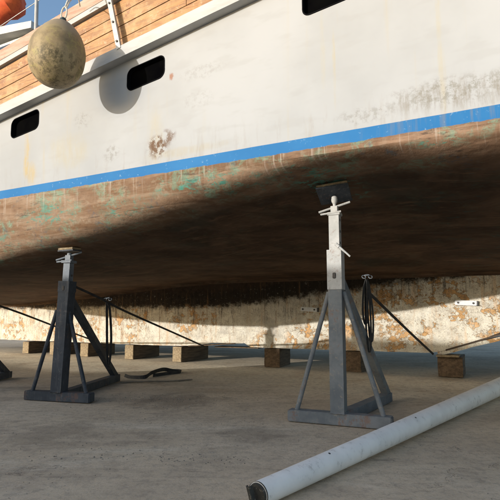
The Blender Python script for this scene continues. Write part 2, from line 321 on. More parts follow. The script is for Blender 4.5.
MAT['mast'] = simple("white_mast_paint", (0.88, 0.855, 0.815), (0.76, 0.735, 0.70), 4, 0.55, spec=0.25, speck=((0.40, 0.38, 0.35), 0.5), fine=16, bump=0.15)
MAT['mast_end'] = simple("dirty_mast_fitting", (0.035, 0.032, 0.026), (0.08, 0.072, 0.058), 12, 0.6, 0.2, speck=((0.35, 0.3, 0.22), 0.6))
MAT['rope'] = simple("pale_rope", (0.66, 0.63, 0.56), (0.5, 0.46, 0.38), 60, 0.9, bump=0.5)
MAT['black_plastic'] = simple("dark_green_eye", (0.02, 0.04, 0.04), (0.04, 0.06, 0.06), 20, 0.5)
MAT['orange'] = simple("orange_red_sail_cover", (0.70, 0.13, 0.03), (0.55, 0.07, 0.02), 4, 0.75, speck=((0.30, 0.03, 0.01), 0.6), fine=12, bump=0.8)
MAT['roof'] = simple("grey_wheelhouse_trim", (0.42, 0.42, 0.41), (0.52, 0.51, 0.49), 4, 0.5)
MAT['house'] = simple("wheelhouse_paint", (0.55, 0.54, 0.50), (0.66, 0.65, 0.60), 3, 0.5)
MAT['house_glass'] = simple("wheelhouse_glass", (0.02, 0.03, 0.05), (0.03, 0.045, 0.07), 2, 0.12, spec=0.6, bump=0)
MAT['deck'] = simple("deck_boards", (0.30, 0.22, 0.14), (0.4, 0.31, 0.2), 3, 0.8, stretch=(1, 8, 1))
MAT['boom'] = simple("dark_boom", (0.05, 0.055, 0.05), (0.09, 0.09, 0.08), 6, 0.5)
MAT['shed_wall'] = simple("shed_render", (0.34, 0.30, 0.25), (0.44, 0.40, 0.34), 2, 0.9, speck=((0.22, 0.2, 0.17), 0.4))
MAT['shed_roof'] = simple("shed_roof_sheet", (0.25, 0.24, 0.23), (0.33, 0.31, 0.29), 3, 0.7, stretch=(8, 1, 1))
MAT['debris'] = simple("paint_chips", (0.12, 0.10, 0.08), (0.34, 0.30, 0.24), 3, 0.9)

def make_fender_mat():
    k = M("fouled_fender_vinyl", rough=0.6, spec=0.35)
    o = k.sep(); z = o[2]
    c = k.mix(k.ss(k.noise(5, 6, 0.7), 0.34, 0.66), (0.34, 0.265, 0.145), (0.22, 0.16, 0.085))
    c = k.mix(k.math('MULTIPLY', k.ss(k.noise(9, 6, 0.8, None, 0.8), 0.50, 0.62), 0.6), c, (0.36, 0.31, 0.11))
    m = k.math('MULTIPLY', k.ss(k.noise(19, 6, 0.85, None, 0.3), 0.50, 0.58), k.ss(k.math('ADD', z, k.math('MULTIPLY', k.noise(4, 3), 0.25)), 0.22, -0.02))
    c = k.mix(k.math('MULTIPLY', m, 0.65), c, (0.060, 0.050, 0.022))
    c = k.mix(k.math('MULTIPLY', k.math('MULTIPLY', k.spot(0.03, -0.09, 0.13, 0.12, 0.9, 9), k.ss(k.noise(30, 6, 0.85, k.map(scale=(1, 1, 0.6))), 0.42, 0.58)), 0.8), c, (0.05, 0.042, 0.02))
    c = k.mix(k.ss(z, 0.10, 0.26), c, k.mix(k.noise(7, 5), (0.34, 0.27, 0.18), (0.25, 0.195, 0.12)))
    g = k.ss(k.noise(3.5, 5, 0.7, k.map(loc=(2, 2, 2))), 0.50, 0.66)
    c = k.mix(k.math('MULTIPLY', g, 0.5), c, (0.12, 0.095, 0.06))
    k.color(c); k.bump(k.noise(18, 6, 0.75), 0.35, 0.006)
    return k.m
MAT['fender'] = make_fender_mat()

# ------------------------------------------------------------------ object helpers
def link(name, me, mat, parent=None):
    o = bpy.data.objects.new(name, me); col.objects.link(o)
    if mat is not None and not me.materials: me.materials.append(mat)
    if parent: o.parent = parent
    return o
def obj(name, bm, mat, parent=None, smooth=False, bevel=0.0, seg=2):
    if bevel:
        es = [e for e in bm.edges if len(e.link_faces) == 2 and e.calc_face_angle(0) > 0.6]
        bmesh.ops.bevel(bm, geom=es, offset=bevel, segments=seg, affect='EDGES', clamp_overlap=True)
    bmesh.ops.recalc_face_normals(bm, faces=bm.faces)
    me = bpy.data.meshes.new(name); bm.to_mesh(me); bm.free()
    if smooth:
        for p in me.polygons: p.use_smooth = True
        try: me.set_sharp_from_angle(angle=R(40))
        except Exception: pass
    return link(name, me, mat, parent)
def empty(name, loc=(0, 0, 0), rz=0, parent=None):
    o = bpy.data.objects.new(name, None); col.objects.link(o)
    o.location = loc; o.rotation_euler = (0, 0, rz); o.empty_display_size = 0.2
    if parent: o.parent = parent
    return o
def tag(o, label=None, cat=None, group=None, kind=None):
    if label: o['label'] = label
    if cat: o['category'] = cat
    if group: o['group'] = group
    if kind: o['kind'] = kind
    return o
def box(bm, c, s, rot=None):
    m = Matrix.Translation(c)
    if rot is not None: m = m @ rot.to_4x4()
    m = m @ Matrix.Diagonal((s[0], s[1], s[2], 1))
    return bmesh.ops.create_cube(bm, size=1, matrix=m)['verts']
def frame(d):
    d = d.normalized(); up = Vector((0, 0, 1))
    if abs(d.z) > 0.98: up = Vector((0, 1, 0))
    x = up.cross(d).normalized(); y = d.cross(x)
    return x, y
def bar(bm, a, b, w, h=None, up=None):       # rectangular bar from a to b
    a = Vector(a); b = Vector(b); d = b - a; h = h or w
    x, y = frame(d)
    if up is not None:
        y = (Vector(up) - d.normalized() * Vector(up).dot(d.normalized())).normalized(); x = y.cross(d.normalized())
    vs = []
    for p in (a, b):
        for sx, sy in ((-1, -1), (1, -1), (1, 1), (-1, 1)):
            vs.append(bm.verts.new(p + x * sx * w / 2 + y * sy * h / 2))
    for f in ((0, 1, 2, 3), (7, 6, 5, 4), (0, 4, 5, 1), (1, 5, 6, 2), (2, 6, 7, 3), (3, 7, 4, 0)):
        bm.faces.new([vs[i] for i in f])
def tube(bm, pts, r, n=12, cap=True):
    pts = [Vector(p) for p in pts]; rs = r if isinstance(r, (list, tuple)) else [r] * len(pts)
    rings = []; px = None
    for i, p in enumerate(pts):
        d = (pts[min(i + 1, len(pts) - 1)] - pts[max(i - 1, 0)]).normalized()
        if px is None: x, y = frame(d)
        else:
            x = (px - d * px.dot(d)).normalized(); y = d.cross(x)
        px = x
        rings.append([bm.verts.new(p + (x * math.cos(2 * math.pi * k / n) + y * math.sin(2 * math.pi * k / n)) * rs[i]) for k in range(n)])
    for a, b in zip(rings, rings[1:]):
        for k in range(n): bm.faces.new((a[k], a[(k + 1) % n], b[(k + 1) % n], b[k]))
    if cap:
        bm.faces.new(rings[0][::-1]); bm.faces.new(rings[-1])
def ribbon(bm, pts, w, t, side):              # flat webbing: width along `side` (list or vector)
    pts = [Vector(p) for p in pts]; rings = []
    for i, p in enumerate(pts):
        d = (pts[min(i + 1, len(pts) - 1)] - pts[max(i - 1, 0)]).normalized()
        s = Vector(side[i] if isinstance(side, list) else side); s = (s - d * s.dot(d)).normalized(); nrm = d.cross(s)
        rings.append([bm.verts.new(p + s * a * w / 2 + nrm * b * t / 2) for a, b in ((-1, -1), (1, -1), (1, 1), (-1, 1))])
    for a, b in zip(rings, rings[1:]):
        for k in range(4): bm.faces.new((a[k], a[(k + 1) % 4], b[(k + 1) % 4], b[k]))
    bm.faces.new(rings[0][::-1]); bm.faces.new(rings[-1])
def curve(pts, n=8):                           # Catmull-Rom
    pts = [Vector(p) for p in pts]; out = []
    P = [pts[0] * 2 - pts[1]] + pts + [pts[-1] * 2 - pts[-2]]
    for i in range(1, len(P) - 2):
        for j in range(n):
            t = j / n; a, b, c, d = P[i - 1], P[i], P[i + 1], P[i + 2]
            out.append(0.5 * ((2 * b) + (c - a) * t + (2 * a - 5 * b + 4 * c - d) * t * t + (3 * b - a - 3 * c + d) * t ** 3))
    out.append(pts[-1]); return out

# ------------------------------------------------------------------ ground
bm = bmesh.new()
def gz(x, y):
    return 0.010 * noise.noise(Vector((x * 0.5, y * 0.5, 0))) if abs(x) + abs(y) < 60 else 0
n = 96; S = 14
grid = {}
def gpos(i): 
    u = (i - n / 2) / (n / 2)
    return math.copysign(abs(u) * S + max(0, abs(u) - 0.75) ** 3 * 60000, u)
for i in range(n + 1):
    for j in range(n + 1):
        x, y = gpos(i), gpos(j) + 6
        near = max(0.0, 1 - max(0.0, abs(x) + abs(y - 6) - 12) / 8)
        grid[i, j] = bm.verts.new((x, y, min(0, -0.004 + 0.010 * noise.noise(Vector((x * 0.6, y * 0.6, 0)))) * near))
for i in range(n):
    for j in range(n):
        bm.faces.new((grid[i, j], grid[i + 1, j], grid[i + 1, j + 1], grid[i, j + 1]))
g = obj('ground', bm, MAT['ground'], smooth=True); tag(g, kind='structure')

# ------------------------------------------------------------------ boat
P0 = Vector((2.614, 6.687, 0)); E1 = Vector((-0.8825, 0.4703, 0)); E2 = Vector((-0.4703, -0.8825, 0))
BRZ = math.atan2(-0.4703, 0.8825)
boat = empty('boat', P0, BRZ)
tag(boat, 'large white wooden boat with blue waterline stripe and brown bottom propped up on land', 'boat')
def W(t, o, z): return P0 + E1 * t + E2 * o + Vector((0, 0, z))
TL, TR = 10.8, -9.5                           # left and right ends
def lerp(a, b, t): return a + (b - a) * t
def smooth(x, a, b):
    t = max(0, min(1, (x - a) / (b - a))); return t * t * (3 - 2 * t)
def breadth(t):
    b = 1.0
    if t > 4.3: b *= math.sqrt(max(0.0, 1 - ((t - 4.3) / (TL - 4.3)) ** 2.0)) * 0.97 + 0.03
    if t < -1.2: b *= 1 - ((-1.2 - t) / (-1.2 - TR)) ** 1.7 * 0.97
    return max(b, 0.03)
def rail_z(t): return 3.265 - 0.135 * t + (0.02 * (t - 5) ** 2 if t > 5 else 0)
def zbilge(t):
    z = 1.93 - 0.135 * t; z = min(z, 1.885) - 0.075 * smooth(-t, -0.2, 0.9)
    if t > 4.2: z = 1.363 + 0.10 * smooth(t, 5, 10)
    return z
def zgar(t):
    z = 1.34
    if t > 3: z = lerp(1.34, 0.98, smooth(t, 3, 9))
    if t < -1.5: z = 1.34 + 0.6 * smooth(-t, 1.5, 9)
    return z
ZS = 1.90
def section(t):                                # points from stripe level down to the keel (o, z)
    b = breadth(t); zb = zbilge(t); zg = zgar(t)
    sf = 1 - smooth(t, 0.2, 2.4)
    p0 = (3.98, ZS); q = (3.62 - 0.52 * sf, max(zb - 0.075 + 0.02 * sf, zg + 0.01))
    p1 = (3.965, lerp(ZS, zb, 1.0)); p2 = (3.935 - 0.135 * sf, min(zb - 0.055, q[1] - 0.005 + 0.1 * (zb - q[1])))
    pts = []
    for i in range(15):
        s = i / 14; a = (1 - s) ** 3; c = 3 * s * (1 - s) ** 2; d = 3 * s * s * (1 - s); e = s ** 3
        pts.append((a * p0[0] + c * p1[0] + d * p2[0] + e * q[0], a * p0[1] + c * p1[1] + d * p2[1] + e * q[1]))
    for i in range(1, 9):
        s = i / 9; s2 = s
        o = lerp(q[0], 0.22, s); z = lerp(q[1], zg + 0.02, s) + 0.05 * math.sin(math.pi * s) * -1 * (0.3)
        pts.append((o, z))
    pts += [(0.17, zg), (0.145, zg - 0.05)]
    return [(max(o * b, min(o, 0.145)) if o > 0.145 else o, z) for o, z in pts]
ts = [TR + (TL - TR) * i / 120 for i in range(121)]
def L(t, o, z): return (-t, -o, z)
bm = bmesh.new()
for sgn in (1, -1):
    prev = None
    for t in ts:
        row = [bm.verts.new(L(t, sgn * o, z + 0.004 * noise.noise(Vector((t * 1.3, o * 1.5, sgn))))) for o, z in section(t)]
        if prev:
            for k in range(len(row) - 1): bm.faces.new((prev[k], prev[k + 1], row[k + 1], row[k]))
        prev = row
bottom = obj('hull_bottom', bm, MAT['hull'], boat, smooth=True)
bottom['label'] = 'brown weathered underwater hull with green patches'

# topsides as a thick shell, with the ports really cut through
def side_o(t, z, off=0.0): return max((3.98 + 0.03 * (z - ZS) / 1.2) * breadth(t) + off, 0.05)
def shell(sgn, name):
    bm = bmesh.new(); rows = []
    NZ = 8
    for t in ts:
        zt = rail_z(t) + 0.02
        outer = [bm.verts.new(L(t, sgn * side_o(t, lerp(ZS, zt, k / NZ)), lerp(ZS, zt, k / NZ))) for k in range(NZ + 1)]
        inner = [bm.verts.new(L(t, sgn * (side_o(t, lerp(ZS, zt, k / NZ)) - 0.045), lerp(ZS, zt, k / NZ))) for k in range(NZ + 1)]
        rows.append(outer + inner[::-1])
    m = len(rows[0])
    for a, b in zip(rows, rows[1:]):
        for k in range(m): bm.faces.new((a[k], a[(k + 1) % m], b[(k + 1) % m], b[k]))
    bm.faces.new(rows[0]); bm.faces.new(rows[-1][::-1])
    return obj(name, bm, MAT['hull'], boat)
near_side = shell(1, 'topside'); far_side = shell(-1, 'topside')
PORTS = [(3.34, 2.665), (1.83, 2.835), (0.20, 3.04), (-1.22, 3.20)]
def port_outline(tc, zc, w=0.41, h=0.205, r=0.062, grow=0.0):
    pts = []; w2 = w / 2 + grow; h2 = h / 2 + grow; r += grow
    for cx, cz, a0 in ((w2 - r, h2 - r, 0), (-(w2 - r), h2 - r, 90), (-(w2 - r), -(h2 - r), 180), (w2 - r, -(h2 - r), 270)):
        for k in range(7):
            a = R(a0 + k * 15); pts.append((cx + r * math.cos(a), cz + r * math.sin(a)))
    # x local = -t ; the opening follows the sheer
    return [(-tc + x, zc + z + 0.12 * x) for x, z in pts]
bm = bmesh.new()
for tc, zc in PORTS:
    pl = port_outline(tc, zc)
    a = [bm.verts.new((x, -4.3, z)) for x, z in pl]; b = [bm.verts.new((x, -3.6, z)) for x, z in pl]
    for k in range(len(a)): bm.faces.new((a[k], a[(k + 1) % len(a)], b[(k + 1) % len(b)], b[k]))
    bm.faces.new(a[::-1]); bm.faces.new(b)
cut = obj('cutter', bm, None, boat)
md = near_side.modifiers.new('cut', 'BOOLEAN'); md.object = cut; md.operation = 'DIFFERENCE'; md.solver = 'EXACT'
bpy.context.view_layer.update()
dg = bpy.context.evaluated_depsgraph_get()
me = bpy.data.meshes.new_from_object(near_side.evaluated_get(dg)); near_side.modifiers.clear(); near_side.data = me
bpy.data.objects.remove(cut)
for tp in (near_side, far_side):
    for p in tp.data.polygons: p.use_smooth = True
    tp.data.set_sharp_from_angle(angle=R(30))
for tc, zc in PORTS:
    bm = bmesh.new()
    oo = side_o(tc, zc) - 0.040
    vi = [bm.verts.new((x, -oo, z)) for x, z in port_outline(tc, zc, grow=0.004)]; vb = [bm.verts.new((x, -oo + 0.012, z)) for x, z in port_outline(tc, zc, grow=0.004)]
    for k in range(len(vi)): bm.faces.new((vi[k], vi[(k + 1) % len(vi)], vb[(k + 1) % len(vb)], vb[k]))
    bm.faces.new(vi[::-1]); bm.faces.new(vb)
    w = obj('porthole', bm, MAT['black_glass'], boat)
    bm = bmesh.new(); a = port_outline(tc, zc, grow=-0.0015); b = port_outline(tc, zc, grow=-0.009)
    y0, y1 = -side_o(tc, zc) - 0.003, -oo - 0.002
    q = [[bm.verts.new((x, yy, z)) for x, z in pl] for pl, yy in ((a, y1), (a, y0), (b, y0), (b, y1))]
    N = len(a)
    for r0, r1 in ((0, 1), (1, 2), (2, 3)):
        for k in range(N): bm.faces.new((q[r0][k], q[r0][(k + 1) % N], q[r1][(k + 1) % N], q[r1][k]))
    obj('seal', bm, MAT['port_edge'], w)

def strip(name, mat, off0, off1, z0f, z1f, t0, t1, parent=boat, sgn=1, step=0.3, bevel=0.0, zl=None, label=None):
    """a long strake that follows the hull from t0 to t1"""
    bm = bmesh.new(); N = max(1, int(abs(t1 - t0) / step)); rows = []
    for i in range(N + 1):
        t = lerp(t0, t1, i / N); za, zb = z0f(t), z1f(t); base = side_o(t, 3.0)
        rows.append([bm.verts.new(L(t, sgn * (base + a), z)) for a, z in ((off0, za), (off1, za), (off1, zb), (off0, zb))])
    for a, b in zip(rows, rows[1:]):
        for k in range(4): bm.faces.new((a[k], a[(k + 1) % 4], b[(k + 1) % 4], b[k]))
    bm.faces.new(rows[0]); bm.faces.new(rows[-1][::-1])
    o = obj(name, bm, mat, parent, smooth=True, bevel=bevel)
    if label: o['label'] = label
    return o
rb0 = lambda t: rail_z(t)
rb1 = lambda t: rail_z(t) + 0.105
TLr, TRr = TL - 0.3, TR + 0.3
for sgn in (1, -1):
    strip('rub_rail', MAT['white_trim'], -0.03, 0.085, rb0, rb1, TLr, TRr, sgn=sgn, bevel=0.014)
def bw(t): return 0.455 + 0.025 * (3.65 - t)      # bulwark height between rub rail and white strip
def bul(t, f): return rb1(t) + 0.004 + bw(t) * f
# dark backing seen in the plank seams, then planks one by one
for sgn in (1, -1):
    strip('bulwark_backing', MAT['caulk'], -0.06, -0.008, lambda t: bul(t, -0.01), lambda t: bul(t, 0.99), TLr, TRr, sgn=sgn)
rr = random.Random(3)
for r_ in range(4):
    t = TLr
    first = True
    while t > TRr + 0.1:
        ln = rr.uniform(2.6, 3.6) if not first else [2.0, 3.1, 1.2, 2.6][r_]
        first = False
        t2 = max(TRr, t - ln)
        if TRr < t2 and t2 - TRr < 0.8: t2 = TRr
        f0 = r_ / 4; f1 = (r_ + 1) / 4
        dz = rr.uniform(-0.0015, 0.0015); off = rr.uniform(0.008, 0.012)
        strip('plank', MAT['plank'], -0.02, off, lambda t, f0=f0: bul(t, f0) + 0.0045, lambda t, f1=f1: bul(t, f1) - 0.0045, t - 0.003, t2 + 0.003, bevel=0.0035)
        t = t2
for r_ in range(4):
    strip('plank', MAT['plank'], -0.02, 0.01, lambda t: bul(t, r_ / 4) + 0.0045, lambda t: bul(t, (r_ + 1) / 4) - 0.0045, TLr, TRr, sgn=-1, bevel=0.0035)
for sgn in (1, -1):
    strip('bead_rail', MAT['white_trim'], -0.02, 0.042, lambda t: bul(t, 1.0) + 0.012, lambda t: bul(t, 1.0) + 0.066, TLr, TRr, sgn=sgn, bevel=0.015)
    strip('cap_rail', MAT['cap'], -0.13, 0.045, lambda t: bul(t, 1.0) + 0.068, lambda t: bul(t, 1.0) + 0.185, TLr, TRr, sgn=sgn, bevel=0.012)
# deck
bm = bmesh.new(); prev = None
for t in ts:
    z = rail_z(t) + 0.05; w = side_o(t, 3.0) - 0.04
    row = [bm.verts.new(L(t, w * s, z)) for s in (-1, 0, 1)]
    if prev:
        for k in range(2): bm.faces.new((prev[k], prev[k + 1], row[k + 1], row[k]))
    prev = row
obj('deck', bm, MAT['deck'], boat)

# keel: thick slab with a ragged lower edge
KB = [(11.0, 0.30), (9, 0.255), (7.5, 0.255), (6, 0.258), (4.9, 0.257), (4.35, 0.262), (4.05, 0.27), (3.8, 0.30), (3.5, 0.335), (3.2, 0.33), (2.98, 0.345), (2.9, 0.29), (2.7, 0.285), (1.44, 0.29), (0.3, 0.298), (0.10, 0.315), (-0.27, 0.435), (-0.62, 0.575), (-1.2, 0.80), (-2.5, 1.15), (-4.5, 1.5), (-8.5, 2.2)]
def kb(t):
    for (a, za), (b, zb) in zip(KB, KB[1:]):
        if a >= t >= b: return lerp(za, zb, (a - t) / (a - b))
    return KB[-1][1] if t < KB[-1][0] else KB[0][1]
bm = bmesh.new(); prev = None; NK = 10
tk = [11.0 - 19.5 * i / 360 for i in range(361)]
for t in tk:
    z0 = kb(t) + 0.006 * noise.noise(Vector((t * 6, 0, 0))); z1 = max(zgar(t) + 0.03, z0 + 0.05)
    fa, bk = [], []
    for k in range(NK + 1):
        z = lerp(z0, z1, k / NK); d = 0.140 + 0.006 * noise.noise(Vector((t * 1.7, z * 3, 5))) + 0.003 * noise.noise(Vector((t * 9, z * 9, 1)))
        fa.append(bm.verts.new(L(t, d, z))); bk.append(bm.verts.new(L(t, -d, z)))
    row = fa + bk[::-1]
    if prev:
        m = len(row)
        for k in range(m): bm.faces.new((prev[k], prev[(k + 1) % m], row[(k + 1) % m], row[k]))
    else: bm.faces.new(row)
    prev = row
bm.faces.new(prev[::-1])
keel = obj('keel', bm, MAT['keel'], boat, smooth=True)
keel['label'] = 'flaking cream and orange painted keel'
# worm shoe under the rising forefoot and the split timber under the keel
def kstrip(name, mat, pts, d0, th, ww=0.13, bev=0.008):
    bm = bmesh.new(); prev = None
    for t, z in pts:
        row = [bm.verts.new(L(t, o, zz)) for o, zz in ((d0, z), (d0, z + th), (d0 - 2 * ww, z + th), (d0 - 2 * ww, z))]
        if prev:
            for k in range(4): bm.faces.new((prev[k], prev[(k + 1) % 4], row[(k + 1) % 4], row[k]))
        else: bm.faces.new(row)
        prev = row
    bm.faces.new(prev[::-1])
    return obj(name, bm, mat, keel, bevel=bev)
kstrip('keel_shoe', MAT['keel'], [(0.12, 0.262), (-0.1, 0.325), (-0.35, 0.405), (-0.62, 0.478), (-1.2, 0.69), (-2.3, 1.0)], 0.15, 0.048, 0.14)
kstrip('shoe_gasket', MAT['caulk'], [(0.02, 0.33), (-0.27, 0.425), (-0.62, 0.545), (-1.2, 0.75), (-2.3, 1.06)], 0.158, 0.022, 0.14, 0.004)  # dark strip stands in for the shaded gap above the shoe
kstrip('split_shoe', MAT['timber'], [(4.05, 0.262), (3.7, 0.283), (3.35, 0.312), (3.15, 0.325)], 0.152, 0.016, 0.14, 0.003)
kstrip('loose_shoe_board', MAT['timber'], [(3.55, 0.262), (3.1, 0.264), (2.75, 0.268)], 0.13, 0.014, 0.13, 0.003)
# zinc anodes
for t, z in [(-0.25, 0.945), (1.89, 0.868)]:
    rot = Matrix.Rotation(R(3), 3, 'Y')
    bm = bmesh.new(); box(bm, L(t, 0.160, z), (0.26, 0.03, 0.062), rot)
    a = obj('anode', bm, MAT['zinc'], keel, bevel=0.006)
    for s in (-0.09, 0.09):
        bm = bmesh.new(); tube(bm, [L(t - s, 0.17, z + s * -0.05), L(t - s, 0.184, z + s * -0.05)], 0.013, 8); obj('bolt', bm, MAT['bolt'], a)
    bm = bmesh.new(); box(bm, L(t - 0.138, 0.155, z - 0.007), (0.016, 0.032, 0.06), rot); obj('anode_end_strap', bm, MAT['bolt'], a)  # dark block stands in for the shadow at the anode's right end

# flat chainplate bar on the bulwark, with bolts
bm = bmesh.new(); o_ = side_o(2, 3) + 0.075
pa = Vector(L(2.055, o_ + 0.005, 3.07)); pb = Vector(L(2.30, o_ - 0.005, 3.95))
bar(bm, pa, pb, 0.046, 0.022, up=(0, 1, 0))
cp = obj('chainplate', bm, MAT['bar'], boat, bevel=0.004)
for f in (0.08, 0.3, 0.52, 0.74, 0.93):
    p = pa.lerp(pb, f); bm = bmesh.new(); tube(bm, [p + Vector((0, -0.011, 0)), p + Vector((0, -0.020, 0))], 0.010, 8); obj('bolt', bm, MAT['bolt'], cp)
# stanchions and lifelines
for t in (3.28, 5.3, 1.2, -0.8, -2.8):
    bm = bmesh.new(); z0 = bul(t, 1.0) + 0.183; o_ = side_o(t, 3) - 0.03
    tube(bm, [L(t, o_, z0), L(t + 0.03, o_, z0 + 0.75)], 0.019, 12); s_ = obj('stanchion', bm, MAT['white_trim'], boat, smooth=True)
    bm = bmesh.new(); tube(bm, [L(t, o_, z0), L(t, o_, z0 + 0.03)], [0.04, 0.026], 12); obj('stanchion_foot', bm, MAT['inox'], s_, smooth=True)
for hh in (0.38, 0.74):
    pts = [L(t, side_o(t, 3) - 0.03, bul(t, 1.0) + 0.183 + hh) for t in (5.3, 3.28, 1.2, -0.8, -2.8)]
    bm = bmesh.new(); tube(bm, pts, 0.004, 6); obj('lifeline', bm, MAT['inox'], boat)
# shrouds rising from the chainplate
bm = bmesh.new(); tube(bm, [L(2.30, side_o(2, 3) + 0.07, 3.9), L(3.0, 2.0, 9.5)], 0.008, 6); obj('shroud', bm, MAT['inox'], boat)

# wheelhouse (only its corner shows behind the rail, top left)
def lbox(name, mat, t0, t1, o0, o1, z0, z1, parent, bevel=0.0):
    bm = bmesh.new(); box(bm, L((t0 + t1) / 2, (o0 + o1) / 2, (z0 + z1) / 2), (abs(t1 - t0), abs(o1 - o0), abs(z1 - z0)))
    return obj(name, bm, mat, parent, bevel=bevel)
wh = lbox('wheelhouse', MAT['house'], 6.72, 9.3, -1.5, 1.5, rail_z(8) + 0.04, 5.86, boat, 0.03)
bm = bmesh.new()
prof = [(6.45, 5.80), (6.45, 5.93), (9.6, 6.42), (9.6, 6.20)]
for s in (1.64, -1.64):
    pass
va = [bm.verts.new(L(t, 1.66, z)) for t, z in prof]; vb = [bm.verts.new(L(t, -1.66, z)) for t, z in prof]
bm.faces.new(va); bm.faces.new(vb[::-1])
for k in range(4): bm.faces.new((va[k], va[(k + 1) % 4], vb[(k + 1) % 4], vb[k]))
obj('wheelhouse_roof', bm, MAT['roof'], wh, bevel=0.02)
for t0, t1 in ((6.80, 7.10), (7.22, 7.75), (7.87, 8.40), (8.52, 9.1)):
    w = lbox('window', MAT['house_glass'], t0, t1, 1.49, 1.506, 4.95, 5.78, wh)
    lbox('frame', MAT['roof'], t0 - 0.03, t1 + 0.03, 1.49, 1.515, 4.90, 4.945, w)
# boom with rolled orange sail cover over the wheelhouse
bm = bmesh.new(); tube(bm, [L(7.0, 1.3, 7.15), L(9.6, 1.3, 6.88)], 0.07, 12); bo = obj('boom', bm, MAT['boom'], boat, smooth=True)
bm = bmesh.new()
pts = [L(t, 1.3, lerp(6.86, 6.62, (t - 7.28) / 2.3)) for t in [7.28 + 2.3 * i / 26 for i in range(27)]]
tube(bm, pts, [0.03 + 0.22 * min(1, i / 2.0) for i in range(27)], 22)
for v in bm.verts:
    c = v.co.copy(); nz = noise.noise(Vector((c.x * 3.2, c.y * 5, c.z * 9))) * 0.09 + noise.noise(c * 14) * 0.025
    v.co += Vector((0, -nz, nz * 0.6)); v.co.z = 6.72 + (v.co.z - 6.72) * 1.15
obj('sail_cover', bm, MAT['orange'], boat, smooth=True)

# ------------------------------------------------------------------ fender hanging at the rail
FR = 0.220
fend = empty('fender', W(2.352, 4.48, 2.872))
tag(fend, 'big pear shaped buoy fender, dirty olive and beige, hanging on the boat side', 'fender')
bm = bmesh.new()
prof = []
for i in range(25):
    a = math.pi * i / 24
    z = -FR * math.cos(a) * 1.1; r = FR * math.sin(a)
    if z > 0:
        f = z / (FR * 1.1); z = z * 1.36; r = FR * math.sqrt(max(0.0, 1 - f ** 2.15)) * (1 - 0.36 * f ** 2.2) + 0.024 * f
    prof.append((r, z))
prof = [(max(r, 0.002), z) for r, z in prof]
NS = 40; rr_ = []
for r, z in prof:
    rr_.append([bm.verts.new((r * math.cos(2 * math.pi * k / NS), r * math.sin(2 * math.pi * k / NS), z)) for k in range(NS)])
for a, b in zip(rr_, rr_[1:]):
    for k in range(NS): bm.faces.new((a[k], a[(k + 1) % NS], b[(k + 1) % NS], b[k]))
bm.faces.new(rr_[0][::-1]); bm.faces.new(rr_[-1])
for v in bm.verts: v.co += v.co.normalized() * (0.004 * noise.noise(v.co * 7))
fb = obj('fender_body', bm, MAT['fender'], fend, smooth=True)
fend.rotation_euler = (R(-4), R(4), 0)
topz = prof[-1][1]
bm = bmesh.new(); tube(bm, [(0, 0, topz - 0.015), (0, 0, topz + 0.03), (0, 0, topz + 0.045)], [0.030, 0.027, 0.012], 14); obj('fender_eye', bm, MAT['black_plastic'], fend, smooth=True)
bm = bmesh.new()
lp = [(0.022 * math.cos(a), 0.0, topz + 0.085 + 0.06 * math.sin(a)) for a in [math.pi * 2 * i / 16 - 1.57 for i in range(17)]]
tube(bm, lp, 0.007, 8)
tube(bm, curve([(0, 0, topz + 0.14), (0.004, 0.02, topz + 0.22), (0.0, 0.07, topz + 0.34), (-0.01, 0.19, topz + 0.62), (-0.012, 0.24, topz + 0.95)], 5), 0.007, 8)
tube(bm, curve([(0.012, 0, topz + 0.13), (0.016, 0.03, topz + 0.22), (0.012, 0.12, topz + 0.33), (-0.01, 0.24, topz + 0.42), (-0.02, 0.33, topz + 0.40)], 5), 0.006, 8)
obj('fender_rope', bm, MAT['rope'], fend, smooth=True)

